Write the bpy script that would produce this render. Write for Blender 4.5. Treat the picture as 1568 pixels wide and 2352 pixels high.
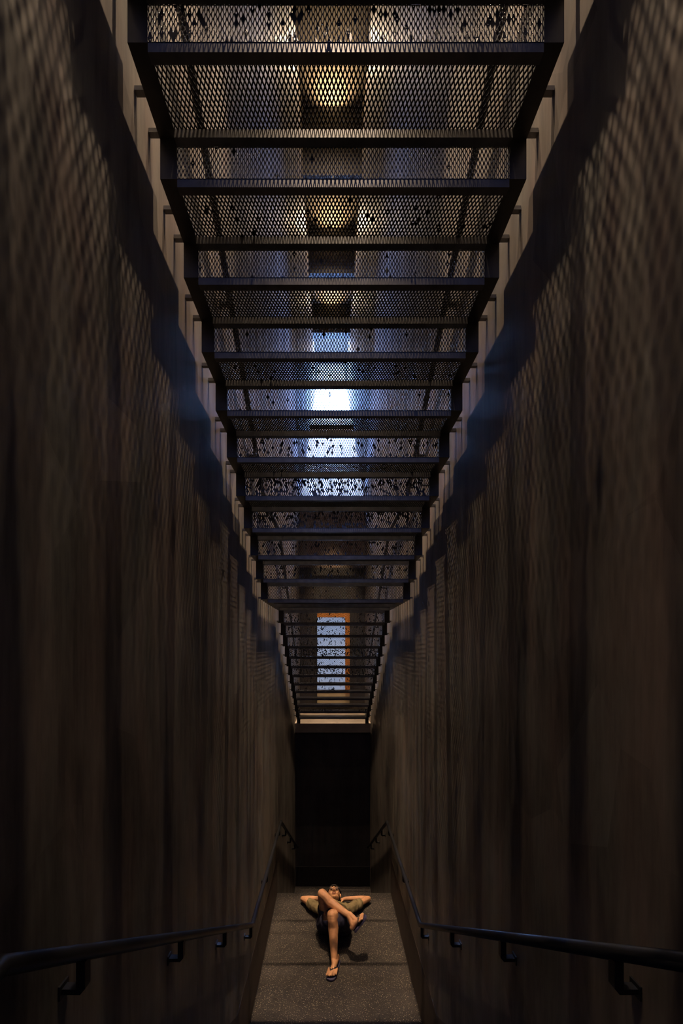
import bpy, bmesh, math, random
from mathutils import Vector, Matrix, noise

for o in list(bpy.data.objects):
    bpy.data.objects.remove(o)
random.seed(7)
scn = bpy.context.scene
COL = scn.collection

# ------------------------------------------------------------------ camera, light, exposure
EYE = 3.63                      # eye height above the landing on which the man lies
F = 915.0                       # focal length in pixels of the 1568 x 2352 frame
cam_d = bpy.data.cameras.new('camera')
cam = bpy.data.objects.new('camera', cam_d)
COL.objects.link(cam)
cam.location = (-0.056, 0, EYE)
cam.rotation_euler = (math.pi / 2, 0, 0)
cam_d.sensor_fit = 'VERTICAL'
cam_d.sensor_height = 36.0
cam_d.lens = F / 2352 * 36.0
cam_d.shift_y = 302 / 2352
cam_d.shift_x = 26 / 2352
cam_d.clip_start = 0.05
cam_d.clip_end = 200
scn.camera = cam

vs = scn.view_settings
vs.view_transform = 'Standard'
vs.look = 'None'
vs.gamma = 1.0
vs.use_curve_mapping = False
vs.exposure = 0.0

world = bpy.data.worlds.new('World')
scn.world = world
world.use_nodes = True
bg = world.node_tree.nodes['Background']
bg.inputs['Color'].default_value = (0.30, 0.45, 1.0, 1)
bg.inputs['Strength'].default_value = 1.2

def light(name, kind, loc, target, energy, color, **kw):
    d = bpy.data.lights.new(name, kind)
    d.energy = energy
    d.color = color
    for k, v in kw.items():
        setattr(d, k, v)
    o = bpy.data.objects.new(name, d)
    COL.objects.link(o)
    o.location = loc
    o.rotation_euler = (Vector(target) - Vector(loc)).to_track_quat('-Z', 'Y').to_euler()
    return o

RAMP_TOP = EYE + 3.52 + 0.25
WARM = (1.0, 0.74, 0.50)
R = math.radians
# line of small twin downlights over the middle of the near flight, washing the two walls
for i in range(7):
    yy = -1.2 + 0.66 * i
    for s in (-1, 1):
        light('downlight', 'SPOT', (s * 0.02, yy, EYE + 6.3), (s * 0.90, yy, EYE + 2.3), 1750, WARM,
              spot_size=R(19), spot_blend=1.0, shadow_soft_size=0.022)
# further on the downlights sit higher, in pairs on the walls, each crossing to the opposite wall
for (yy, hh, k) in ((3.40, 6.8, 0.9), (4.1, 7.4, 1.0), (4.8, 8.4, 1.25), (5.5, 9.4, 1.5), (6.2, 10.5, 2.0), (6.9, 11.6, 2.5), (7.6, 12.7, 3.0), (8.3, 13.8, 3.5)):
    H = hh - 0.46 + max(0.0, yy - 5.6) * 0.66
    for s in (-1, 1):
        light('downlight', 'SPOT', (s * 0.74, yy, EYE + hh), (-s * 0.80, yy, EYE + hh - H), 2900 * k, WARM,
              spot_size=R(15), spot_blend=1.0, shadow_soft_size=0.012)
# added downlights, tilted forward over the near flight to light the bar faces
for yy in (-0.2, 0.9, 2.0):
    light('downlight', 'SPOT', (0, yy, EYE + 6.2), (0, yy + 1.5, EYE + 2.0 - 0.5 * max(0, yy)), 650, WARM,
          spot_size=R(19), spot_blend=0.9, shadow_soft_size=0.012)
# added downlight over the landing, to light the man
light('downlight', 'SPOT', (0, 5.0, EYE + 9.0), (0, 4.65, 0), 12000, (1.0, 0.70, 0.44),
      spot_size=R(13.5), spot_blend=0.7, shadow_soft_size=0.04)
# beam lamps over the upper hall, between the ceiling beams
for (yy, hh, e) in ((3.0, 14.0, 300), (6.5, 14.3, 300), (9.6, 14.3, 300), (13.2, 14.0, 260), (16.4, 14.2, 120), (19.4, 14.4, 50)):
    light('beam_lamp', 'SPOT', (0, yy, EYE + hh), (0, yy, EYE), e, WARM,
          spot_size=R(150), spot_blend=0.6, shadow_soft_size=0.05)
# lamp over the foot of the metal stair
light('hall_lamp', 'SPOT', (0, 9.45, EYE + 6.0), (0, 9.45, 0), 900, (1.0, 0.72, 0.46),
      spot_size=R(22), spot_blend=0.5, shadow_soft_size=0.05)
# open-roof daylight on the white ramp, with two added cool lights below the ceiling
light('ramp_sky_fill', 'AREA', (0, 22.5, EYE + 21.0), (0, 19.0, EYE + 9.0), 10000, (0.24, 0.44, 1.0),
      shape='RECTANGLE', size=1.5, size_y=4.0)
light('ramp_sky_fill', 'AREA', (0, 20.6, EYE + 14.4), (0, 17.0, EYE + 9.5), 900, (0.22, 0.42, 1.0),
      shape='RECTANGLE', size=1.5, size_y=1.5, spread=R(34))
light('ramp_sky_fill', 'AREA', (0, 18.9, EYE + 14.9), (0, 18.6, EYE + 10), 4200, (0.22, 0.42, 1.0),
      shape='RECTANGLE', size=1.5, size_y=2.4, spread=R(88))
# added cool area light at the ramp foot, tinting the stairwell walls blue
light('ramp_foot_fill', 'AREA', (0, 10.25, RAMP_TOP), (0, 5.25, RAMP_TOP + 2.3), 270, (0.20, 0.36, 1.0),
      shape='RECTANGLE', size=1.4, size_y=0.12, spread=R(60))
# added blue area light behind the camera, for faces turned towards it
light('rear_cool_fill', 'AREA', (0, -2.8, EYE + 3.2), (0, 3.0, EYE + 1.6), 20, (0.20, 0.34, 1.0),
      shape='RECTANGLE', size=1.4, size_y=1.8)

# ------------------------------------------------------------------ helpers
def obj(name, bm_or_me, mat=None, parent=None, smooth=False):
    if isinstance(bm_or_me, bmesh.types.BMesh):
        me = bpy.data.meshes.new(name)
        bm_or_me.to_mesh(me)
        bm_or_me.free()
    else:
        me = bm_or_me
    if mat is not None and len(me.materials) == 0:
        me.materials.append(mat)
    if smooth:
        me.polygons.foreach_set('use_smooth', [True] * len(me.polygons))
    o = bpy.data.objects.new(name, me)
    COL.objects.link(o)
    if parent is not None:
        o.parent = parent
    return o

def empty(name, loc=(0, 0, 0)):
    o = bpy.data.objects.new(name, None)
    o.location = loc
    o.empty_display_size = 0.1
    COL.objects.link(o)
    return o

def tag(o, label, cat, group=None):
    o['label'] = label
    o['category'] = cat
    if group:
        o['group'] = group
    return o

def struct(o, label=None, cat=None):
    o['kind'] = 'structure'
    if label:
        o['label'] = label
    if cat:
        o['category'] = cat
    return o

def bbox(bm, x0, x1, y0, y1, z0, z1):
    m = Matrix.Translation(((x0 + x1) / 2, (y0 + y1) / 2, (z0 + z1) / 2)) @ \
        Matrix.Diagonal((x1 - x0, y1 - y0, z1 - z0, 1))
    bmesh.ops.create_cube(bm, size=1.0, matrix=m)

def prism_x(bm, pts, x0, x1):
    """closed (y, z) outline extruded along x"""
    a = [bm.verts.new((x0, y, z)) for y, z in pts]
    b = [bm.verts.new((x1, y, z)) for y, z in pts]
    n = len(pts)
    bm.faces.new(a)
    bm.faces.new(b[::-1])
    for i in range(n):
        bm.faces.new((a[i], b[i], b[(i + 1) % n], a[(i + 1) % n]))
    bmesh.ops.recalc_face_normals(bm, faces=bm.faces[:])

def tube(bm, pts, r, seg=12, caps=True):
    """swept round tube with mitred corners"""
    pts = [Vector(p) for p in pts]
    n = len(pts)
    rings = []
    d0 = (pts[1] - pts[0]).normalized()
    up = Vector((0, 0, 1)) if abs(d0.z) < 0.9 else Vector((1, 0, 0))
    side = d0.cross(up).normalized()
    prev = d0
    for i in range(n):
        di = (pts[i] - pts[i - 1]).normalized() if i > 0 else d0
        do = (pts[i + 1] - pts[i]).normalized() if i < n - 1 else di
        t = (di + do).normalized()
        q = prev.rotation_difference(t)
        side = (q @ side).normalized()
        prev = t
        nb = t.cross(side).normalized()
        k = 1.0 / max(0.35, t.dot(di))
        bend = (do - di)
        ring = []
        rr = r[i] if isinstance(r, (list, tuple)) else r
        for j in range(seg):
            a = 2 * math.pi * j / seg
            v = side * math.cos(a) * rr + nb * math.sin(a) * rr
            if bend.length > 1e-4:
                bn = bend.normalized()
                v = v + bn * v.dot(bn) * (k - 1.0)
            ring.append(bm.verts.new(pts[i] + v))
        rings.append(ring)
    for i in range(n - 1):
        for j in range(seg):
            bm.faces.new((rings[i][j], rings[i][(j + 1) % seg], rings[i + 1][(j + 1) % seg], rings[i + 1][j]))
    if caps:
        bm.faces.new(rings[0][::-1])
        bm.faces.new(rings[-1])

# ------------------------------------------------------------------ materials
def new_mat(name):
    m = bpy.data.materials.new(name)
    m.use_nodes = True
    nt = m.node_tree
    return m, nt, nt.nodes['Principled BSDF']

def plain(name, col, rough=0.5, metal=0.0, spec=0.5, vary=0.0, scale=30, bump=0.0):
    m, nt, b = new_mat(name)
    b.inputs['Base Color'].default_value = (*col, 1)
    b.inputs['Roughness'].default_value = rough
    b.inputs['Metallic'].default_value = metal
    b.inputs['Specular IOR Level'].default_value = spec
    if vary or bump:
        tc = nt.nodes.new('ShaderNodeTexCoord')
        n = nt.nodes.new('ShaderNodeTexNoise')
        n.inputs['Scale'].default_value = scale
        n.inputs['Detail'].default_value = 4
        nt.links.new(tc.outputs['Object'], n.inputs['Vector'])
        if vary:
            r = nt.nodes.new('ShaderNodeValToRGB')
            r.color_ramp.elements[0].position = 0.3
            r.color_ramp.elements[1].position = 0.7
            r.color_ramp.elements[0].color = (*[c * (1 - vary) for c in col], 1)
            r.color_ramp.elements[1].color = (*[min(1, c * (1 + vary)) for c in col], 1)
            nt.links.new(n.outputs['Fac'], r.inputs['Fac'])
            nt.links.new(r.outputs['Color'], b.inputs['Base Color'])
        if bump:
            bp = nt.nodes.new('ShaderNodeBump')
            bp.inputs['Strength'].default_value = bump
            bp.inputs['Distance'].default_value = 0.01
            nt.links.new(n.outputs['Fac'], bp.inputs['Height'])
            nt.links.new(bp.outputs['Normal'], b.inputs['Normal'])
    return m

def plaster(name, dark, lite, rough=0.55):
    """hand-trowelled cement plaster: upright streaks and angular trowel patches"""
    m, nt, b = new_mat(name)
    N, L = nt.nodes, nt.links
    tc = N.new('ShaderNodeTexCoord')
    def noise_n(sc, detail, vec_scale):
        mp = N.new('ShaderNodeMapping')
        mp.inputs['Scale'].default_value = vec_scale
        L.new(tc.outputs['Object'], mp.inputs['Vector'])
        n = N.new('ShaderNodeTexNoise')
        n.inputs['Scale'].default_value = sc
        n.inputs['Detail'].default_value = detail
        n.inputs['Roughness'].default_value = 0.6
        L.new(mp.outputs['Vector'], n.inputs['Vector'])
        return n
    streak = noise_n(1.0, 5, (9, 9, 0.45))
    patch = noise_n(1.0, 7, (2.2, 2.2, 1.3))
    fine = noise_n(1.0, 4, (60, 60, 7))
    vmp = N.new('ShaderNodeMapping')
    vmp.inputs['Scale'].default_value = (3.2, 3.2, 1.7)
    vmp.inputs['Rotation'].default_value = (0.5, 0, 0)
    L.new(tc.outputs['Object'], vmp.inputs['Vector'])
    vor = N.new('ShaderNodeTexVoronoi')
    vor.inputs['Scale'].default_value = 1.0
    L.new(vmp.outputs['Vector'], vor.inputs['Vector'])
    sep = N.new('ShaderNodeSeparateColor')
    L.new(vor.outputs['Color'], sep.inputs['Color'])
    def madd(a, k, c):
        x = N.new('ShaderNodeMath')
        x.operation = 'MULTIPLY_ADD'
        x.inputs[1].default_value = k
        L.new(a, x.inputs[0])
        if isinstance(c, float):
            x.inputs[2].default_value = c
        else:
            L.new(c, x.inputs[2])
        return x.outputs[0]
    v = madd(streak.outputs['Fac'], 0.70, -0.25)
    v = madd(patch.outputs['Fac'], 0.80, v)
    v = madd(fine.outputs['Fac'], 0.36, v)
    v = madd(sep.outputs[0], 0.18, v)
    r = N.new('ShaderNodeValToRGB')
    r.color_ramp.elements[0].position = 0.52
    r.color_ramp.elements[1].position = 1.0
    r.color_ramp.elements[0].color = (*dark, 1)
    r.color_ramp.elements[1].color = (*lite, 1)
    L.new(v, r.inputs['Fac'])
    hue = noise_n(1.0, 5, (5.0, 5.0, 1.1))
    tint = N.new('ShaderNodeValToRGB')
    tint.color_ramp.elements[0].position = 0.35
    tint.color_ramp.elements[1].position = 0.65
    tint.color_ramp.elements[0].color = (1.0, 0.88, 0.84, 1)
    tint.color_ramp.elements[1].color = (0.92, 1.0, 0.98, 1)
    L.new(hue.outputs['Fac'], tint.inputs['Fac'])
    mul = N.new('ShaderNodeMix')
    mul.data_type = 'RGBA'
    mul.blend_type = 'MULTIPLY'
    mul.inputs['Factor'].default_value = 1.0
    L.new(r.outputs['Color'], mul.inputs['A'])
    L.new(tint.outputs['Color'], mul.inputs['B'])
    L.new(mul.outputs['Result'], b.inputs['Base Color'])
    rr = madd(patch.outputs['Fac'], -0.3, rough + 0.12)
    L.new(rr, b.inputs['Roughness'])
    b.inputs['Specular IOR Level'].default_value = 0.35
    bp = N.new('ShaderNodeBump')
    bp.inputs['Strength'].default_value = 0.18
    bp.inputs['Distance'].default_value = 0.005
    L.new(v, bp.inputs['Height'])
    L.new(bp.outputs['Normal'], b.inputs['Normal'])
    return m

def rubber():
    m, nt, b = new_mat('speckled_rubber')
    N, L = nt.nodes, nt.links
    tc = N.new('ShaderNodeTexCoord')
    base = N.new('ShaderNodeTexNoise')
    base.inputs['Scale'].default_value = 3.5
    base.inputs['Detail'].default_value = 6
    L.new(tc.outputs['Object'], base.inputs['Vector'])
    br = N.new('ShaderNodeValToRGB')
    br.color_ramp.elements[0].position = 0.3
    br.color_ramp.elements[1].position = 0.75
    br.color_ramp.elements[0].color = (0.020, 0.017, 0.016, 1)
    br.color_ramp.elements[1].color = (0.040, 0.033, 0.029, 1)
    L.new(base.outputs['Fac'], br.inputs['Fac'])
    last = br.outputs['Color']
    for sc, dist, thr, col in ((115, 0.26, 0.74, (0.40, 0.33, 0.24, 1)), (210, 0.28, 0.66, (0.17, 0.14, 0.11, 1))):
        vo = N.new('ShaderNodeTexVoronoi')
        vo.inputs['Scale'].default_value = sc
        L.new(tc.outputs['Object'], vo.inputs['Vector'])
        lt = N.new('ShaderNodeMath')
        lt.operation = 'LESS_THAN'
        lt.inputs[1].default_value = dist
        L.new(vo.outputs['Distance'], lt.inputs[0])
        sp = N.new('ShaderNodeSeparateColor')
        L.new(vo.outputs['Color'], sp.inputs['Color'])
        gt = N.new('ShaderNodeMath')
        gt.operation = 'GREATER_THAN'
        gt.inputs[1].default_value = thr
        L.new(sp.outputs[0], gt.inputs[0])
        mu = N.new('ShaderNodeMath')
        mu.operation = 'MULTIPLY'
        L.new(lt.outputs[0], mu.inputs[0])
        L.new(gt.outputs[0], mu.inputs[1])
        mx = N.new('ShaderNodeMix')
        mx.data_type = 'RGBA'
        L.new(mu.outputs[0], mx.inputs['Factor'])
        L.new(last, mx.inputs['A'])
        mx.inputs['B'].default_value = col
        last = mx.outputs['Result']
    L.new(last, b.inputs['Base Color'])
    b.inputs['Roughness'].default_value = 0.75
    b.inputs['Specular IOR Level'].default_value = 0.2
    return m

M = {}
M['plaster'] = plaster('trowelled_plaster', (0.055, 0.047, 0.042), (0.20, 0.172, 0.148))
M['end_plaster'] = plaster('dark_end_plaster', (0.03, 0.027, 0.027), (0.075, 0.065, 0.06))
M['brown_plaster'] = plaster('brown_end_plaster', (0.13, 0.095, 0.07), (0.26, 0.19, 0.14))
M['concrete'] = plain('slab_concrete', (0.30, 0.24, 0.18), 0.7, vary=0.2, scale=5)
M['ramp'] = plain('white_ramp', (0.85, 0.86, 0.88), 0.6, vary=0.05, scale=2)
M['rubber'] = rubber()
M['skirt'] = plain('brown_skirting', (0.055, 0.036, 0.028), 0.6, vary=0.25, scale=6)
M['beam'] = plain('dark_beam', (0.018, 0.014, 0.012), 0.7, vary=0.2, scale=8)
M['ceiling'] = plain('ceiling_paint', (0.14, 0.11, 0.085), 0.8, vary=0.2, scale=4)
M['steel'] = plain('black_painted_steel', (0.15, 0.145, 0.145), 0.38, metal=0.3, spec=0.5, vary=0.3, scale=14)
M['stringer'] = plain('black_stringer_paint', (0.035, 0.034, 0.034), 0.45, spec=0.4, vary=0.3, scale=10)
M['mesh'] = plain('black_expanded_metal', (0.06, 0.058, 0.06), 0.32, metal=0.4, spec=0.6)
M['rail'] = plain('black_rail_paint', (0.010, 0.010, 0.011), 0.40, metal=0.0, spec=0.35)
M['skin'] = plain('tan_skin', (0.50, 0.25, 0.125), 0.5, spec=0.35, vary=0.12, scale=25)
M['shirt'] = plain('olive_shirt', (0.215, 0.165, 0.085), 0.85, spec=0.1, vary=0.1, scale=40)
M['shorts'] = plain('navy_shorts', (0.022, 0.022, 0.042), 0.8, spec=0.15, vary=0.2, scale=30)
M['hair'] = plain('black_hair', (0.008, 0.007, 0.007), 0.5)
M['frame'] = plain('dark_spectacle_frame', (0.02, 0.018, 0.018), 0.3)
M['sole'] = plain('navy_foam', (0.035, 0.030, 0.075), 0.7)
M['strap'] = plain('black_strap', (0.012, 0.012, 0.016), 0.35)
M['stud'] = plain('bright_stud', (0.85, 0.80, 0.70), 0.15, metal=1.0)
M['lip'] = plain('lip_skin', (0.33, 0.12, 0.08), 0.5)
M['eye'] = plain('dark_eye', (0.015, 0.01, 0.008), 0.2)
M['orange'] = plain('warm_lit_frame', (0.80, 0.30, 0.06), 0.5, vary=0.15, scale=5)

m, nt, b = new_mat('spectacle_lens')
b.inputs['Base Color'].default_value = (0.85, 0.9, 1.0, 1)
b.inputs['Roughness'].default_value = 0.03
b.inputs['Transmission Weight'].default_value = 0.97
b.inputs['Specular IOR Level'].default_value = 0.5
b.inputs['IOR'].default_value = 1.1
M['lens'] = m

m, nt, b = new_mat('bright_doorway_glass')
tc = nt.nodes.new('ShaderNodeTexCoord')
nn = nt.nodes.new('ShaderNodeTexNoise')
nn.inputs['Scale'].default_value = 2.0
nt.links.new(tc.outputs['Object'], nn.inputs['Vector'])
rp = nt.nodes.new('ShaderNodeValToRGB')
rp.color_ramp.elements[0].color = (0.34, 0.46, 0.78, 1)
rp.color_ramp.elements[1].color = (0.62, 0.74, 1.0, 1)
nt.links.new(nn.outputs['Fac'], rp.inputs['Fac'])
nt.links.new(rp.outputs['Color'], b.inputs['Emission Color'])
b.inputs['Emission Strength'].default_value = 0.9
b.inputs['Base Color'].default_value = (0.2, 0.22, 0.25, 1)
M['doorlight'] = m

# ------------------------------------------------------------------ dimensions of the stairwell
HW = 0.825                                   # half the clear width between the walls
FALL = 0.67                                  # pitch of the concrete flights
END_Y, HALL_Y = 8.83, 10.13                  # lower end wall, end wall of the upper hall
UP_Z = EYE - 1.741                           # level of the upper hall floor
LOW_Z = EYE - 5.38                           # level below the landing
CEIL_Z = EYE + 15.0
RAMP_Z0 = EYE + 3.52
RAMP_S = 0.913
RAMP_END = 33.0
def ramp_z(y):
    return RAMP_Z0 + RAMP_S * (y - HALL_Y)

# ------------------------------------------------------------------ setting: walls, floors, ceiling
prof = [(-3.2, LOW_Z - 0.4), (RAMP_END, LOW_Z - 0.4), (RAMP_END, ramp_z(RAMP_END) + 0.25), (21.0, ramp_z(21.0) + 2.2),
        (21.0, CEIL_Z + 0.4), (-3.2, CEIL_Z + 0.4)]
for nm, s in (('wall_left', -1), ('wall_right', 1)):
    bm = bmesh.new()
    prism_x(bm, prof, s * HW, s * (HW + 0.3))
    struct(obj(nm, bm, M['plaster']), 'tall trowelled dark plaster wall on the %s side of the stairwell' %
           ('left' if s < 0 else 'right'), 'wall')

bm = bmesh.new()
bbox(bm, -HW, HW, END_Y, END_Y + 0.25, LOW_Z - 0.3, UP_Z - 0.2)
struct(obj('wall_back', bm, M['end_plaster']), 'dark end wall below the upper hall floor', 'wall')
bm = bmesh.new()
bbox(bm, -HW, HW, -3.2, -3.0, LOW_Z - 0.3, CEIL_Z)
struct(obj('wall_rear', bm, M['plaster']), 'wall behind the camera', 'wall')

# landing, the flight down beyond it and the flight the camera stands on, in one rubber-covered floor
LAND0, LAND1 = 3.55, 5.795
pts = [(LAND1, 0.0)]
y, z = LAND1, 0.0
rise_l = -LOW_Z / 10
for i in range(10):
    z -= rise_l
    pts.append((y, z))
    if i < 9:
        y += 0.27
        pts.append((y, z))
pts.append((END_Y, LOW_Z))
pts += [(END_Y, LOW_Z - 0.3), (-3.0, LOW_Z - 0.3)]
up = []
y, z = LAND0, 0.0
up.append((y, z))
for i in range(15):
    z += 0.18
    up.append((y, z))
    y -= 0.27
    up.append((y, z))
    if z > 2.4:
        break
up.append((-3.0, z))
pts += up[::-1]
bm = bmesh.new()
prism_x(bm, pts, -HW, HW)
struct(obj('floor', bm, M['rubber']), 'speckled black rubber landing and concrete steps', 'floor')

bm = bmesh.new()
bbox(bm, -HW, HW, 8.685, HALL_Y + 2.2, UP_Z - 0.2, UP_Z)
struct(obj('floor_upper', bm, M['concrete']), 'floor slab of the upper hall at the foot of the metal stair', 'floor')

# skirting boards
for nm, s in (('baseboard_left', -1), ('baseboard_right', 1)):
    bm = bmesh.new()
    a, c = s * HW, s * (HW - 0.0015)
    k = 0.52
    prism_x(bm, [(LAND0 + 0.28, 0.0), (LAND1, 0.0), (LAND1, k), (LAND0 - 0.25, k + 0.03), (LAND0 - 0.25 - 3.0, k + 0.03 + 3.0 * FALL),
                 (LAND0 - 0.25 - 3.0, k + 3.0 * FALL - 0.55)], a, c)
    struct(obj(nm, bm, M['skirt']), 'dark brown skirting along the %s wall of the landing' % ('left' if s < 0 else 'right'), 'skirting')
bm = bmesh.new()
bbox(bm, -HW, HW, END_Y - 0.012, END_Y, LOW_Z, EYE - 4.94)
struct(obj('baseboard_back', bm, M['beam']), 'black skirting at the foot of the dark end wall', 'skirting')

# upper hall: end wall with doorway
DX0, DX1, DTOP = (728 - 758) / 90.3 - 0.056, (803 - 758) / 90.3 - 0.056, EYE + 0.81
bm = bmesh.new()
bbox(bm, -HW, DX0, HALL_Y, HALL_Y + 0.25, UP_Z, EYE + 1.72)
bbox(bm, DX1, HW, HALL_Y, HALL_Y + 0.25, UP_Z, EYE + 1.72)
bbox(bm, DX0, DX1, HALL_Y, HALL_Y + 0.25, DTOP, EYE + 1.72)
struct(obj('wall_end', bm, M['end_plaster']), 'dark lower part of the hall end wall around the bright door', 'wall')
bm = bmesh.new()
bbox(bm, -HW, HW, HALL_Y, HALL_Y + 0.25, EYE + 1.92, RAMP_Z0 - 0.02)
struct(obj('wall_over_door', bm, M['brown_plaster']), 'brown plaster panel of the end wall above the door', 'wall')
bm = bmesh.new()
bbox(bm, -HW, HW, HALL_Y - 0.05, HALL_Y + 0.25, EYE + 1.72, EYE + 1.92)
struct(obj('trim_1', bm, M['beam']), 'black lintel across the hall end wall', 'lintel')

door = struct(empty('door_1', ((DX0 + DX1) / 2, HALL_Y, UP_Z)), 'bright bluish glazed doorway with warm-lit orange frame at the end of the hall', 'door')
cx = (DX0 + DX1) / 2
w = (DX1 - DX0) / 2
hD = DTOP - UP_Z
bm = bmesh.new()
bbox(bm, -w, w - 0.115, 0.14, 0.16, 0.47, hD - 0.13)
obj('door_glass', bm, M['doorlight'], door)
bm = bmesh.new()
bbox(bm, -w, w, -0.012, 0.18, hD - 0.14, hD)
bbox(bm, w - 0.115, w, -0.012, 0.18, 0.47, hD - 0.14)  # trim on top and right only, warm light put into its orange
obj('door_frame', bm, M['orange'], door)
bm = bmesh.new()
bbox(bm, -w, w, 0.06, 0.18, 0.19, 0.47)  # upright stand-in for the lit floor beyond, brightness put into its cream
obj('lit_floor_beyond', bm, plain('lit_floor_cream', (0.85, 0.70, 0.48), 0.6, vary=0.1, scale=6), door)
bm = bmesh.new()
bbox(bm, -w, w, 0.05, 0.20, 0.0, 0.19)
obj('door_threshold', bm, M['beam'], door)
# added spotlight high over the stair foot, brightening the door frame
light('door_fill', 'SPOT', (0, 8.95, EYE + 5.2), (cx, HALL_Y, EYE - 0.55), 1500, (1.0, 0.72, 0.45),
      spot_size=R(24), spot_blend=0.6, shadow_soft_size=0.04)

# ramp rising beyond the hall, ceiling and beams
bm = bmesh.new()
prism_x(bm, [(HALL_Y, RAMP_Z0), (RAMP_END, ramp_z(RAMP_END)), (RAMP_END, ramp_z(RAMP_END) - 0.35), (HALL_Y + 0.25, RAMP_Z0 - 0.15),
             (HALL_Y, RAMP_Z0 - 0.15)], -HW, HW)
struct(obj('floor_ramp', bm, M['ramp']), 'white ramp rising behind the hall end wall in daylight', 'ramp')
yb = 15.3
bm = bmesh.new()
prism_x(bm, [(yb, ramp_z(yb) - 0.02), (yb, ramp_z(yb) + 0.16), (yb + 0.45, ramp_z(yb + 0.45) + 0.16), (yb + 0.45, ramp_z(yb + 0.45) - 0.02)], -HW, HW)
struct(obj('trim_2', bm, M['beam']), 'dark strip crossing the white ramp', 'strip')
bm = bmesh.new()
bbox(bm, -HW, HW, -3.0, 20.75, CEIL_Z, CEIL_Z + 0.3)
struct(obj('ceiling', bm, M['ceiling']), 'high brown ceiling over the stairwell', 'ceiling')
for i, (yy, hb) in enumerate(((11.13, 13.08), (14.37, 13.36), (17.6, 13.73))):
    bm = bmesh.new()
    bbox(bm, -HW, HW, yy, yy + 0.35, EYE + hb, CEIL_Z)
    struct(obj('trim_%d' % (i + 3), bm, M['beam']), ['nearest and widest black ceiling beam', 'black ceiling beam between the nearest and the farthest', 'farthest and smallest black ceiling beam'][i], 'beam')
    # uplight fixed on the near side of the beam, washing the ceiling and both walls
    light('uplight', 'SPOT', (0, yy - 0.22, CEIL_Z - 0.55), (0, yy - 0.5, CEIL_Z), 200, (1.0, 0.74, 0.42),
          spot_size=R(120), spot_blend=0.5, shadow_soft_size=0.05)

# ------------------------------------------------------------------ metal staircase
HS = 0.782                    # half the width over the stringers
IN = 0.709                    # inner face of the stringers
RISE, RUN, RUN2 = 0.1690, 0.2745, 0.2560
Y0, H0 = 1.427, 2.153         # near edge and level (above eye) of the first tread in the frame
NEAR = -6
def zz(h):
    return EYE + h

def grate(name, wid, length, dirty=0.0, seed=0, px=0.0166, py=0.0166):
    """expanded metal sheet in local x (width) and y (length): staggered long-way-up openings between twisted strands"""
    rnd = random.Random(seed)
    V, Fc = [], []
    t = 0.0016
    hx, hy = px * 0.30, py * 0.76
    nx = int(round(wid / px))
    px = wid / nx
    ny = max(2, int(round(length / py)))
    py = length / ny
    ins = [(0, hy), (hx * 0.62, hy * 0.45), (hx, 0), (hx * 0.62, -hy * 0.45), (0, -hy), (-hx * 0.62, -hy * 0.45), (-hx, 0), (-hx * 0.62, hy * 0.45)]
    outs = [(0, py), (px / 2, 0), (0, -py), (-px / 2, 0)]
    for j in range(ny + 1):
        off = 0.5 if j % 2 else 0.0
        for i in range(nx + (0 if off else 1)):
            cx = -wid / 2 + (i + off) * px
            cy = j * py
            b = len(V)
            lo, hi = -py * 0.0, length
            tw = 0.0028
            def zt(dy):
                return tw * max(-1, min(1, dy / hy))
            def cl(x, y):
                return (min(max(x, -wid / 2), wid / 2), min(max(y, 0.0), length))
            for (dx, dy) in outs:
                x, y = cl(cx + dx, cy + dy)
                V.append((x, y, t + 0.0))
            for (dx, dy) in outs:
                x, y = cl(cx + dx, cy + dy)
                V.append((x, y, -t))
            if rnd.random() < dirty:
                if rnd.random() < 0.35:
                    Fc.append((b, b + 3, b + 2, b + 1))
                    Fc.append((b + 4, b + 5, b + 6, b + 7))
                    continue
                kx, ky = rnd.uniform(0.35, 0.8), rnd.uniform(0.25, 0.6)      # opening half closed with dirt
                sy = rnd.uniform(-1, 1) * (1 - ky) * hy
                hole = [(dx * kx, dy * ky + sy) for dx, dy in ins]
            else:
                hole = ins
            for (dx, dy) in hole:
                x, y = cl(cx + dx, cy + dy)
                V.append((x, y, t + zt(dy)))
            for (dx, dy) in hole:
                x, y = cl(cx + dx, cy + dy)
                V.append((x, y, -t + zt(dy)))
            o, u, a, c = b, b + 4, b + 8, b + 16
            for q in range(4):
                k0 = q * 2
                n1 = (q + 1) % 4
                Fc.append((o + q, a + k0, a + (k0 + 1) % 8))
                Fc.append((o + q, a + (k0 + 1) % 8, o + n1))
                Fc.append((o + n1, a + (k0 + 1) % 8, a + (k0 + 2) % 8))
                Fc.append((u + q, c + (k0 + 1) % 8, c + k0))
                Fc.append((u + q, u + n1, c + (k0 + 1) % 8))
                Fc.append((u + n1, c + (k0 + 2) % 8, c + (k0 + 1) % 8))
            for k in range(8):
                k1 = (k + 1) % 8
                Fc.append((a + k, c + k, c + k1, a + k1))
    me = bpy.data.meshes.new(name)
    me.from_pydata(V, [], Fc)
    me.materials.append(M['mesh'])
    me.update()
    return me

def angle_bar(name, leg=0.035, flat=0.032, t=0.004):
    bm = bmesh.new()
    bbox(bm, -IN, IN, 0.0, t, 0.0, leg)
    bbox(bm, -IN, IN, t, flat, 0.0, t)
    me = bpy.data.meshes.new(name)
    bm.to_mesh(me)
    bm.free()
    me.materials.append(M['steel'])
    return me

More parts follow.
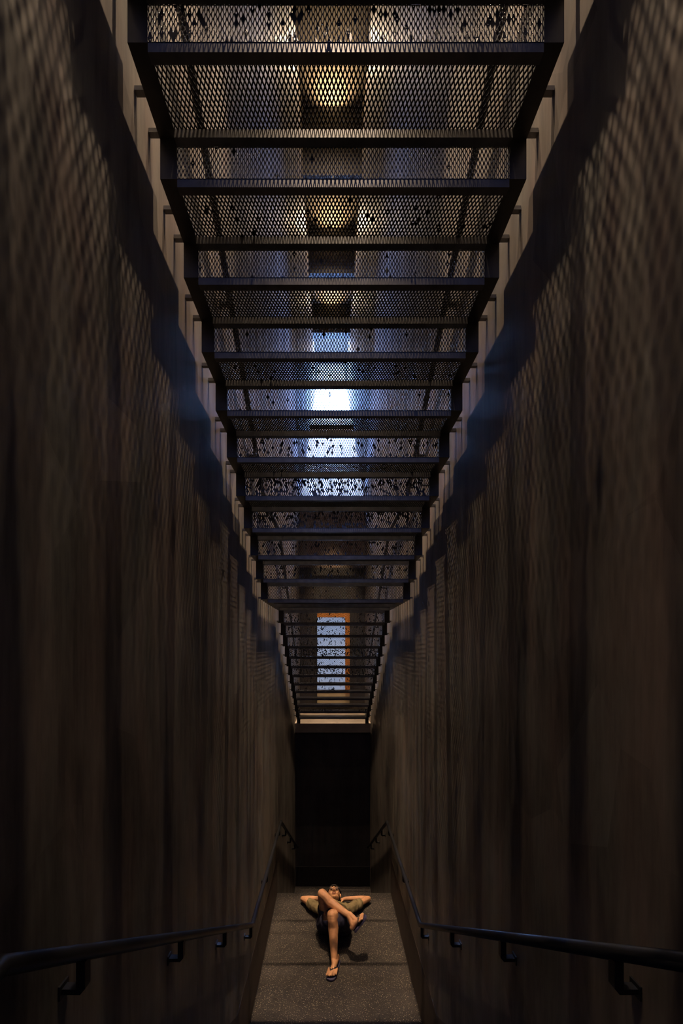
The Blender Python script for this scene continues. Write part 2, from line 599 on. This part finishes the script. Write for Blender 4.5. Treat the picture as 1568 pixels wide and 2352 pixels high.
stair = tag(empty('metal_staircase', (0, 8.67, UP_Z)),
            'black expanded metal staircase hanging between the walls over the lying man', 'staircase')
org = Vector(stair.location)
def put(name, me, parent, loc, rx=0.0):
    o = bpy.data.objects.new(name, me)
    COL.objects.link(o)
    o.parent = parent
    o.location = Vector(loc) - (org if parent == stair else Vector((0, 0, 0)))
    o.rotation_euler = (rx, 0, 0)
    return o

tread_me = [grate('tread_grate', 2 * IN, RUN, d, s) for d, s in ((0.0, 1), (0.03, 2))]
tread2_me = [grate('tread_grate_short', 2 * IN, RUN2, d, s) for d, s in ((0.03, 3), (0.12, 4))]
riser_me = [[grate('riser_grate', 2 * IN, RISE - 0.035, d, sd + 20 * q) for q in range(4)] for d, sd in ((0.015, 5), (0.12, 6), (0.36, 7))]
land_len = 1.440
land_me = grate('landing_grate', 2 * IN, land_len, 0.04, 8)
bar_me = angle_bar('edge_angle')

LAND_D0 = Y0 + 10 * RUN
LAND_D1 = LAND_D0 + land_len
LAND_H = H0 - 10 * RISE
treads, risers = [], []                     # (y0, run, h) and (y, h_low)
for n in range(NEAR, 10):
    treads.append((Y0 + n * RUN, RUN, H0 - n * RISE))
    risers.append((Y0 + n * RUN, H0 - n * RISE))
risers.append((LAND_D0, LAND_H))
for k in range(12):
    risers.append((LAND_D1 + k * RUN2, LAND_H - (k + 1) * RISE))
    treads.append((LAND_D1 + k * RUN2, RUN2, LAND_H - (k + 1) * RISE))
risers.append((LAND_D1 + 12 * RUN2, LAND_H - 13 * RISE))

for i, (ty, run, h) in enumerate(treads):
    lower = run == RUN2
    me = (tread2_me if lower else tread_me)[i % 2]
    t = put('tread', me, stair, (0, ty, zz(h)))
    put('edge_bar', bar_me, t, (0, 0.0, -0.035))
    put('edge_bar', bar_me, t, (0, run - 0.034, -0.035))
for i, (ry, h) in enumerate(risers):
    n = i + NEAR
    kind = 2 if n in (6, 7, 14, 16, 21) else (1 if n in (0, 5, 8, 9, 11, 12, 13, 15, 17, 18) else 0)
    put('riser', riser_me[kind][i % 4], stair, (0, ry, zz(h)), math.pi / 2)
lg = put('landing_grate', land_me, stair, (0, LAND_D0, zz(LAND_H)))
for yy in (0.0, land_len / 3, 2 * land_len / 3, land_len - 0.034):
    put('edge_bar', bar_me, lg, (0, yy, -0.035))

# zigzag stringers
TH = 0.05
low, top = [], []
seq = [(ty, run, h) for (ty, run, h) in treads[:16]] + [(LAND_D0, land_len, LAND_H)] + treads[16:]
for (ty, run, h) in seq:
    low += [(ty, zz(h)), (ty + run, zz(h))]
yl, hl = low[-1]
low.append((yl, UP_Z))
top = []
for i, (ty, run, h) in enumerate(seq):
    top += [(ty + TH, zz(h) + TH), (ty + run + TH, zz(h) + TH)]
top.append((yl + TH, UP_Z))
for s in (-1, 1):
    bm = bmesh.new()
    A = [[bm.verts.new((x, y, z)) for (y, z) in ring] for ring in (low, top) for x in (s * IN, s * HS)]
    n = len(low)
    li, lo_, ti, to = A
    for i in range(n - 1):
        bm.faces.new((li[i], li[i + 1], lo_[i + 1], lo_[i]))
        bm.faces.new((ti[i], to[i], to[i + 1], ti[i + 1]))
        bm.faces.new((li[i], ti[i], ti[i + 1], li[i + 1]))
        bm.faces.new((lo_[i], lo_[i + 1], to[i + 1], to[i]))
    bm.faces.new((li[0], lo_[0], to[0], ti[0]))
    bm.faces.new((li[-1], ti[-1], to[-1], lo_[-1]))
    bmesh.ops.recalc_face_normals(bm, faces=bm.faces[:])
    for v in bm.verts:
        v.co -= org
    obj('stringer', bm, M['stringer'], stair)

# short square ties that hold the stringers off the walls
def tie_bm(bm, s, y, z):
    bbox(bm, min(s * (HS - 0.005), s * (HW - 0.0015)), max(s * (HS - 0.005), s * (HW - 0.0015)), y - 0.011, y + 0.011, z - 0.009, z + 0.009)
tie_me = {}
for s in (-1, 1):
    bm = bmesh.new()
    tie_bm(bm, s, 0, 0)
    me = bpy.data.meshes.new('wall_tie')
    bm.to_mesh(me)
    bm.free()
    me.materials.append(M['steel'])
    tie_me[s] = me
spots = []
for (ty, run, h) in treads[4:]:
    spots += [(ty + run * 0.53, zz(h) + 0.026), (ty + run * 0.97, zz(h) + 0.016)]
for k in range(10):
    spots.append((LAND_D0 + 0.09 + k * (land_len - 0.15) / 9, zz(LAND_H) + 0.026))
spots.sort()
rest = bmesh.new()
cnt = 0
for (y, z) in spots:
    for s in (-1, 1):
        if cnt < 98:
            put('wall_tie', tie_me[s], stair, (0, y, z))
            cnt += 1
        else:
            tie_bm(rest, s, y, z)
for v in rest.verts:
    v.co -= org
o = obj('wall_tie', rest, M['steel'], stair)
o['kind'] = 'stuff'

# ------------------------------------------------------------------ handrails
XR = 0.765
def handrail(name, s, path, brackets, label, group, r=0.021, drop=0.094):
    root = tag(empty(name, (s * HW, path[0][0], path[0][1])), label, 'handrail', group)
    o0 = Vector(root.location)
    bm = bmesh.new()
    tube(bm, [Vector((s * XR, y, z)) - o0 for (y, z) in path], r, 14)
    obj('rail', bm, M['rail'], root, smooth=True)
    for (y, z) in brackets:
        bm = bmesh.new()
        wl = 0.013
        x_out, x_wall = s * XR, s * HW
        # flat bar: up under the rail, then across to the wall plate
        outl = [(x_out - s * 0.013, z), (x_out + s * 0.013, z), (x_out + s * 0.013, z - drop + 0.016), (x_wall, z - drop + 0.016),
                (x_wall, z - drop), (x_out + s * 0.002, z - drop), (x_out - s * 0.013, z - drop + 0.018)]
        a = [bm.verts.new((x, y - wl, zv)) for x, zv in outl]
        b2 = [bm.verts.new((x, y + wl, zv)) for x, zv in outl]
        bm.faces.new(a)
        bm.faces.new(b2[::-1])
        for i in range(len(outl)):
            j = (i + 1) % len(outl)
            bm.faces.new((a[i], b2[i], b2[j], a[j]))
        bbox(bm, min(x_wall, x_wall - s * 0.006), max(x_wall, x_wall - s * 0.006), y - 0.020, y + 0.020, z - drop - 0.012, z - drop + 0.028)
        bmesh.ops.recalc_face_normals(bm, faces=bm.faces[:])
        for v in bm.verts:
            v.co -= o0
        obj('bracket', bm, M['rail'], root)
    return root

RZ = 1.065
y1, y2 = 3.63, 5.75
yd = 8.60
def lowrail(s):
    zt = RZ + (y1 - 0.86) * 0.675
    p = [(0.70, zt + (0.10 if s > 0 else -0.02)), (0.86, zt), (y1, RZ), (y2, RZ - 0.01), (yd, RZ - (yd - y2) * 0.645)]
    if s > 0:
        p = [(0.30, RZ + (y1 - 0.30) * 0.675)] + p[2:]
    br = []
    for y in (1.145, 1.90, 2.69, 3.57):
        br.append((y, RZ + (y1 - y) * 0.675 - 0.018))
    for y in (4.47, 5.55):
        br.append((y, RZ - 0.018))
    for y in (6.36, 7.13, 8.0):
        br.append((y, RZ - (y - y2) * 0.645 - 0.018))
    return p, br
for s, nm in ((-1, 'left'), (1, 'right')):
    p, br = lowrail(s)
    handrail('handrail', s, p, br, 'black tube handrail low on the %s wall beside the lying man' % nm, 'lower handrails')
RU = 1.085
def uprail():
    h_at = lambda y: zz(H0 - RISE * 0.6 + RU - (y - Y0) * RISE / RUN)
    ya = LAND_D0 + 0.10
    zl = zz(LAND_H) + RU
    sl = RISE / RUN
    p = [(0.0, zl + (ya - 0.0) * sl), (ya, zl), (LAND_D1 - 0.05, zl), (8.55, zl - (8.55 - LAND_D1 + 0.05) * RISE / RUN2)]
    br = [(y, zl + (ya - y) * sl - 0.018) for y in (0.55, 1.7, 2.78, 3.75)] + [(LAND_D0 + 0.35, zl - 0.018), (LAND_D1 - 0.25, zl - 0.018)]
    br += [(y, zl - (y - LAND_D1 + 0.05) * RISE / RUN2 - 0.018) for y in (6.4, 7.3, 8.2)]
    return p, br
for s, nm in ((-1, 'left'), (1, 'right')):
    p, br = uprail()
    handrail('handrail', s, p, br, 'black wall handrail above the metal stair, seen through its mesh, %s side' % nm, 'metal stair handrails')

# ------------------------------------------------------------------ the man on the landing
def _ico(sub):
    b = bmesh.new()
    bmesh.ops.create_icosphere(b, subdivisions=sub, radius=1.0)
    b.verts.ensure_lookup_table()
    out = ([v.co.copy() for v in b.verts], [[v.index for v in f.verts] for f in b.faces])
    b.free()
    return out
ICO = {2: _ico(2), 3: _ico(3)}

class Blob:
    """overlapping spheres and ellipsoids, fused into one skin afterwards"""
    def __init__(self):
        self.v, self.f = [], []
    def add(self, m, sub):
        vs, fs = ICO[sub]
        n = len(self.v)
        self.v += [m @ p for p in vs]
        self.f += [[i + n for i in q] for q in fs]

def ball(bm, c, r, rot=None):
    if isinstance(r, (int, float)):
        r = (r, r, r)
    m = Matrix.Translation(Vector(c)) @ (rot.to_4x4() if rot is not None else Matrix.Identity(4)) @ Matrix.Diagonal((*r, 1))
    if isinstance(bm, Blob):
        bm.add(m, 3)
    else:
        bmesh.ops.create_icosphere(bm, subdivisions=3, radius=1.0, matrix=m)

def limb(bm, pts):
    """chain of (point, radius): tapered rounded limb"""
    for (p0, r0), (p1, r1) in zip(pts[:-1], pts[1:]):
        p0, p1 = Vector(p0), Vector(p1)
        L = (p1 - p0).length
        n = max(2, int(L / (min(r0, r1) * 0.35)))
        for i in range(n + 1):
            f = i / n
            r = r0 + (r1 - r0) * f
            bm.add(Matrix.Translation(p0.lerp(p1, f)) @ Matrix.Diagonal((r, r, r, 1)), 2)

def fuse(bm, name, voxel, smooth=4):
    me = bpy.data.meshes.new(name + '_raw')
    me.from_pydata(bm.v, [], bm.f)
    me.update()
    o = bpy.data.objects.new(name + '_raw', me)
    COL.objects.link(o)
    md = o.modifiers.new('r', 'REMESH')
    md.mode = 'VOXEL'
    md.voxel_size = voxel
    md.use_smooth_shade = True
    if smooth:
        sm = o.modifiers.new('s', 'SMOOTH')
        sm.iterations = smooth
        sm.factor = 0.5
    dg = bpy.context.evaluated_depsgraph_get()
    dg.update()
    out = bpy.data.meshes.new_from_object(o.evaluated_get(dg))
    out.name = name
    bpy.data.objects.remove(o)
    bpy.data.meshes.remove(me)
    return out

HC = Vector((-0.004, 5.470, 0.168))                 # head centre
HX = Vector((1, 0, 0))
HU = Vector((0, 0.985, 0.17)).normalized()         # towards the crown
HN = HX.cross(HU)                                   # towards the face
if HN.z < 0:
    HN = -HN
HROT = Matrix((HX, HN, HU)).transposed()            # local x right, y face, z crown
def hd(x, y, z):
    k = 1.10
    return HC + HX * x * k + HN * y * k + HU * z * k

K1 = Vector((-0.030, 4.690, 0.430))                 # knee of the planted leg
A1 = Vector((-0.012, 4.470, 0.085))                 # its ankle
H1 = Vector((0.090, 4.960, 0.120))
K2 = Vector((-0.155, 4.920, 0.535))                 # knee of the crossed leg
A2 = Vector((0.165, 4.680, 0.435))                  # its ankle
H2 = Vector((-0.090, 4.980, 0.130))

def make_foot(bm, ankle, heel, toe, up, inner):
    """foot from heel to toes; inner = unit vector towards the big-toe side; five separate toes"""
    heel, toe, up, inner = Vector(heel), Vector(toe), Vector(up).normalized(), Vector(inner).normalized()
    d = (toe - heel).normalized()
    L = (toe - heel).length
    ball_c = heel + d * L * 0.62
    limb(bm, [(heel + up * 0.032, 0.031), (heel + d * L * 0.30 + up * 0.040, 0.034), (ball_c + up * 0.024, 0.027)])
    limb(bm, [(ankle, 0.034), (heel + d * L * 0.12 + up * 0.045, 0.032)])
    limb(bm, [(ankle + d * 0.015, 0.031), (heel + d * L * 0.45 + up * 0.040, 0.027), (ball_c + up * 0.022, 0.024)])
    for k, (off, ln, r) in enumerate(((0.032, 1.0, 0.0125), (0.012, 0.985, 0.0095), (-0.005, 0.945, 0.009), (-0.020, 0.90, 0.0088), (-0.034, 0.84, 0.0085))):
        base = heel + d * L * (0.64 - 0.02 * k) + inner * off * 1.15 + up * 0.020
        mid = heel + d * L * (ln - 0.10) + inner * off * 1.38 + up * 0.020
        tip = heel + d * (L * ln - r) + inner * off * 1.42 + up * (0.012)
        limb(bm, [(base, r * 1.6), (mid, r * 1.0), (tip, r * 1.12)])

HEEL1, TOE1 = Vector((0.022, 4.535, 0.030)), Vector((-0.052, 4.285, 0.030))
HEEL2, TOE2 = Vector((0.222, 4.590, 0.335)), Vector((0.345, 4.630, 0.470))
D2 = (TOE2 - HEEL2).normalized()
UP2 = (A2 - HEEL2)
UP2 = (UP2 - D2 * UP2.dot(D2)).normalized()
UP2 = (UP2 + Vector((-0.1, -0.45, 0.15))).normalized()
UP2 = (UP2 - D2 * UP2.dot(D2)).normalized()
IN2 = D2.cross(UP2)
if IN2.y < 0:
    IN2 = -IN2
D1 = (TOE1 - HEEL1).normalized()
IN1 = D1.cross(Vector((0, 0, 1)))
if IN1.x > 0:
    IN1 = -IN1

bm = Blob()
# trunk
ball(bm, (-0.010, 5.220, 0.120), (0.170, 0.130, 0.100))
ball(bm, (-0.010, 5.130, 0.112), (0.155, 0.130, 0.094))
ball(bm, (-0.005, 5.040, 0.108), (0.148, 0.120, 0.092))
ball(bm, (0.0, 4.965, 0.110), (0.165, 0.115, 0.100))
limb(bm, [((-0.16, 5.285, 0.115), 0.055), ((0.15, 5.285, 0.115), 0.055)])
limb(bm, [((-0.010, 5.28, 0.125), 0.064), (HC - HU * 0.055 - HN * 0.02, 0.058)])
# head
ball(bm, hd(0, -0.008, 0.030), (0.080, 0.097, 0.094), HROT)
ball(bm, hd(0, 0.020, -0.035), (0.074, 0.070, 0.070), HROT)
ball(bm, hd(0, 0.036, -0.066), (0.060, 0.050, 0.042), HROT)
ball(bm, hd(0, 0.070, -0.094), (0.024, 0.020, 0.018), HROT)
for s in (-1, 1):
    ball(bm, hd(s * 0.042, 0.056, -0.024), (0.033, 0.031, 0.034), HROT)
    ball(bm, hd(s * 0.032, 0.080, 0.040), (0.026, 0.014, 0.011), HROT)
    ball(bm, hd(s * 0.082, -0.004, 0.0), (0.009, 0.022, 0.033), HROT)
    ball(bm, hd(s * 0.014, 0.098, -0.026), (0.009, 0.011, 0.009), HROT)
limb(bm, [(hd(0, 0.086, 0.028), 0.008), (hd(0, 0.104, -0.006), 0.010), (hd(0, 0.110, -0.022), 0.012)])
ball(bm, hd(0, 0.083, -0.052), (0.024, 0.014, 0.008), HROT)
ball(bm, hd(0, 0.081, -0.066), (0.021, 0.014, 0.008), HROT)
# arms folded behind the head
for s, ex in ((-1, -0.438), (1, 0.478)):
    sh = Vector((s * 0.200 - 0.010, 5.290, 0.112))
    el = Vector((ex, 5.560, 0.066))
    wr = Vector((s * 0.165, 5.575, 0.060))
    limb(bm, [(sh, 0.055), (sh.lerp(el, 0.35), 0.048), (sh.lerp(el, 0.75), 0.041), (el, 0.036)])
    limb(bm, [(el, 0.036), (el.lerp(wr, 0.30), 0.040), (el.lerp(wr, 0.7), 0.032), (wr, 0.026)])
    # palm and five fingers spread behind the skull
    palm = Vector((s * 0.108, 5.555, 0.052))
    limb(bm, [(wr, 0.025), (palm, 0.026), (Vector((s * 0.075, 5.550, 0.046)), 0.022)])
    for k, (dy, ln) in enumerate(((0.030, 0.066), (0.012, 0.076), (-0.006, 0.071), (-0.024, 0.055))):
        b0 = Vector((s * 0.072, 5.550 + dy, 0.044 - 0.010 * (s > 0)))
        b1 = b0 + Vector((-s * ln * 0.55, dy * 0.25, -0.006))
        b2 = b0 + Vector((-s * ln, dy * 0.35, 0.004))
        limb(bm, [(b0, 0.0105), (b1, 0.0092), (b2, 0.0082)])
    limb(bm, [(Vector((s * 0.120, 5.540, 0.058)), 0.013), (Vector((s * 0.106, 5.500, 0.072)), 0.011), (Vector((s * 0.096, 5.470, 0.080)), 0.0095)])
# legs
limb(bm, [(H1, 0.088), (H1.lerp(K1, 0.5), 0.074), (K1, 0.066)])
cal = Vector((0.004, 0.030, 0.0))
limb(bm, [(K1, 0.066), (K1.lerp(A1, 0.12) + Vector((0, -0.004, 0)), 0.060), (K1.lerp(A1, 0.32) + cal, 0.063), (K1.lerp(A1, 0.65) + cal * 0.5, 0.049), (A1, 0.036)])
limb(bm, [(H2, 0.088), (H2.lerp(K2, 0.5), 0.074), (K2, 0.060)])
cal2 = Vector((-0.004, 0.006, -0.024))
limb(bm, [(K2, 0.060), (K2.lerp(A2, 0.12), 0.055), (K2.lerp(A2, 0.32) + cal2, 0.059), (K2.lerp(A2, 0.65) + cal2 * 0.5, 0.046), (A2, 0.036)])
make_foot(bm, A1, HEEL1, TOE1, (0, 0, 1), IN1)
make_foot(bm, A2, HEEL2, TOE2, UP2, IN2)
body_me = fuse(bm, 'person', 0.0048, 3)
body_me.materials.append(M['skin'])
man = obj('person', body_me)
tag(man, 'man in olive shirt and navy shorts lying on the landing, legs crossed, hands behind head', 'person')

# shirt
bm = Blob()
ball(bm, (-0.010, 5.220, 0.122), (0.186, 0.130, 0.112))
ball(bm, (-0.010, 5.130, 0.115), (0.176, 0.130, 0.106))
ball(bm, (-0.005, 5.040, 0.112), (0.168, 0.110, 0.104))
limb(bm, [((-0.17, 5.285, 0.116), 0.064), ((0.15, 5.285, 0.116), 0.064)])
limb(bm, [((-0.010, 5.25, 0.130), 0.078), ((-0.010, 5.350, 0.138), 0.070)])
for s, ex in ((-1, -0.438), (1, 0.478)):
    sh = Vector((s * 0.200 - 0.010, 5.290, 0.112))
    el = Vector((ex, 5.560, 0.066))
    limb(bm, [(sh, 0.066), (sh.lerp(el, 0.55), 0.060)])
    limb(bm, [(sh + Vector((-s * 0.03, -0.05, -0.004)), 0.055), (sh.lerp(el, 0.50) + Vector((0, -0.016, -0.006)), 0.056)])
sm = fuse(bm, 'shirt', 0.006, 3)
sm.materials.append(M['shirt'])
for v, vn in list(zip(sm.vertices, [v.normal.copy() for v in sm.vertices])):     # soft cloth folds
    p = v.co.copy()
    d = 0.004 * math.sin(p.x * 70 + 6 * noise.noise(p * 9)) + 0.006 * noise.noise(p * 14)
    v.co = p + vn * d
bm = bmesh.new()
bm.from_mesh(sm)
# cut open at neckline and cuffs
for s, ex in ((-1, -0.438), (1, 0.478)):
    sh = Vector((s * 0.200 - 0.010, 5.290, 0.112))
    el = Vector((ex, 5.560, 0.066))
    n = (el - sh).normalized()
    c = sh.lerp(el, 0.58)
    g = [f for f in bm.faces if (f.calc_center_median() - c).dot(n) > 0 and f.calc_center_median().x * s > 0.2]
    bmesh.ops.delete(bm, geom=g, context='FACES')
c, n = Vector((-0.01, 5.352, 0.15)), Vector((0, 1, 0.25)).normalized()
g = [f for f in bm.faces if (f.calc_center_median() - c).dot(n) > 0 and abs(f.calc_center_median().x + 0.01) < 0.085]
bmesh.ops.delete(bm, geom=g, context='FACES')
bm.to_mesh(sm)
bm.free()
obj('shirt', sm, None, man, smooth=True)

# shorts
bm = Blob()
ball(bm, (0.0, 4.975, 0.118), (0.200, 0.140, 0.116))
ball(bm, (0.0, 5.06, 0.112), (0.176, 0.09, 0.110))
limb(bm, [(H1 + Vector((0.02, 0, 0)), 0.116), (H1.lerp(K1, 0.45) + Vector((0.040, 0.0, -0.01)), 0.112), (H1.lerp(K1, 0.80) + Vector((0.045, 0.0, -0.035)), 0.108)])
limb(bm, [(H2, 0.110), (H2.lerp(K2, 0.30) + Vector((0.0, 0, 0)), 0.098), (H2.lerp(K2, 0.55), 0.088)])
limb(bm, [(H2 + Vector((-0.035, -0.01, 0)), 0.112), (Vector((-0.095, 4.83, 0.25)), 0.100), (Vector((-0.080, 4.80, 0.30)), 0.092)])
sm = fuse(bm, 'shorts', 0.006, 3)
sm.materials.append(M['shorts'])
for v, vn in list(zip(sm.vertices, [v.normal.copy() for v in sm.vertices])):
    p = v.co.copy()
    v.co = p + vn * (0.006 * noise.noise(p * 11) + 0.004 * math.sin(p.x * 40 + p.z * 30 + 5 * noise.noise(p * 6)))
bm = bmesh.new()
bm.from_mesh(sm)
n = (K2 - H2).normalized()
c = H2.lerp(K2, 0.60)
g = [f for f in bm.faces if (f.calc_center_median() - c).dot(n) > 0 and f.calc_center_median().x < -0.03 and f.calc_center_median().z > 0.3]
bmesh.ops.delete(bm, geom=g, context='FACES')
bm.to_mesh(sm)
bm.free()
for v in sm.vertices:
    if v.co.z < 0.006:
        v.co.z = 0.006
obj('shorts', sm, None, man, smooth=True)

# short black hair
bm = bmesh.new()
bmesh.ops.create_uvsphere(bm, u_segments=40, v_segments=30, radius=1.0,
                          matrix=Matrix.Translation(hd(0, -0.012, 0.036)) @ HROT.to_4x4() @ Matrix.Diagonal((0.090, 0.104, 0.102, 1)))
inv = HROT.transposed()
g = []
for f in bm.faces:
    q = inv @ (f.calc_center_median() - HC)
    if q.y > 0.028 and q.z < 0.092:
        g.append(f)
    elif q.z < -0.035 or (q.y > -0.02 and q.z < 0.035):
        g.append(f)
bmesh.ops.delete(bm, geom=g, context='FACES')
bmesh.ops.solidify(bm, geom=bm.faces[:], thickness=0.012)
for v in bm.verts:
    v.co += v.normal * 0.003 * noise.noise(v.co * 60)
obj('hair', bm, M['hair'], man, smooth=True)

# eyes, lips
for s in (-1, 1):
    bm = bmesh.new()
    ball(bm, hd(s * 0.033, 0.073, 0.017), (0.011, 0.008, 0.0035), HROT)
    obj('eye', bm, M['eye'], man, smooth=True)
bm = bmesh.new()
ball(bm, hd(0, 0.0875, -0.054), (0.025, 0.012, 0.0065), HROT)
ball(bm, hd(0, 0.0850, -0.065), (0.021, 0.012, 0.0065), HROT)
obj('lips', bm, M['lip'], man, smooth=True)
# glasses
bm = bmesh.new()
for s in (-1, 1):
    loop = []
    for k in range(25):
        a = 2 * math.pi * k / 24
        x = 0.029 * math.copysign(abs(math.cos(a)) ** 0.6, math.cos(a))
        z = 0.019 * math.copysign(abs(math.sin(a)) ** 0.6, math.sin(a))
        loop.append(hd(s * 0.036 + x, 0.106 - abs(x + s * 0.036) * 0.18, 0.010 + z))
    tube(bm, loop, 0.0019, 6, False)
    tube(bm, [hd(s * 0.066, 0.095, 0.016), hd(s * 0.080, 0.070, 0.016), hd(s * 0.084, 0.0, 0.014)], 0.0017, 6)
tube(bm, [hd(-0.008, 0.105, 0.014), hd(0, 0.110, 0.017), hd(0.008, 0.105, 0.014)], 0.0018, 6)
gl = obj('eyeglasses', bm, M['frame'], man, smooth=True)
for s in (-1, 1):
    bm = bmesh.new()
    ball(bm, hd(s * 0.036, 0.0985, 0.010), (0.0275, 0.0012, 0.0175), HROT)
    obj('lens', bm, M['lens'], gl, smooth=True)

# flip-flops
def flipflop(heel, toe, up, inner):
    heel, toe, up, inner = Vector(heel), Vector(toe), Vector(up).normalized(), Vector(inner).normalized()
    d = (toe - heel).normalized()
    L = (toe - heel).length
    outl = []
    half = [(-0.10, 0.0), (-0.09, 0.022), (-0.03, 0.034), (0.15, 0.036), (0.40, 0.036), (0.62, 0.046), (0.82, 0.050), (0.97, 0.043), (1.03, 0.030), (1.055, 0.004)]
    other = [(1.02, -0.024), (0.96, -0.036), (0.80, -0.044), (0.60, -0.044), (0.40, -0.036), (0.15, -0.036), (-0.03, -0.034), (-0.09, -0.020)]
    bm = bmesh.new()
    top = [bm.verts.new(heel + d * L * a + inner * b * 1.18 + up * -0.001) for a, b in half + other]
    bot = [bm.verts.new(heel + d * L * a + inner * b * 1.18 + up * -0.021) for a, b in half + other]
    bm.faces.new(top)
    bm.faces.new(bot[::-1])
    n = len(top)
    for i in range(n):
        bm.faces.new((top[i], bot[i], bot[(i + 1) % n], top[(i + 1) % n]))
    bmesh.ops.recalc_face_normals(bm, faces=bm.faces[:])
    bmesh.ops.bevel(bm, geom=bm.edges[:], offset=0.003, segments=2, affect='EDGES', clamp_overlap=True)
    ff = obj('flip_flop', bm, M['sole'], man)
    bm = bmesh.new()
    post0 = heel + d * L * 0.83 + inner * 0.021 - up * 0.002
    post = heel + d * L * 0.76 + inner * 0.022 + up * 0.040
    tube(bm, [post0, post0.lerp(post, 0.6) + d * 0.004, post], 0.0038, 8)
    for s in (1, -1):
        a0 = heel + d * L * 0.36 + inner * s * 0.038 - up * 0.001
        a1 = heel + d * L * 0.48 + inner * s * 0.040 + up * 0.026
        a2 = heel + d * L * 0.62 + inner * (s * 0.030 + 0.006) + up * 0.047
        tube(bm, [a0, a1, a2, post], [0.0055, 0.0065, 0.0065, 0.0048], 8)
    st = obj('strap', bm, M['strap'], ff, smooth=True)
    bm = bmesh.new()
    for f in (0.15, 0.5, 0.85):
        a2 = heel + d * L * 0.62 + inner * (-0.030 + 0.006) + up * 0.052
        ball(bm, post.lerp(a2, f) + up * 0.006, 0.0042)
    ball(bm, post.lerp(heel + d * L * 0.62 + inner * 0.036 + up * 0.05, 0.5) + up * 0.005, 0.0042)
    obj('strap_stud', bm, M['stud'], ff, smooth=True)
flipflop(HEEL1 - Vector((0, 0, 0.007)), TOE1 - Vector((0, 0, 0.007)), (0, 0, 1), IN1)
flipflop(HEEL2 - UP2 * 0.004, TOE2 - UP2 * 0.004, UP2, IN2)
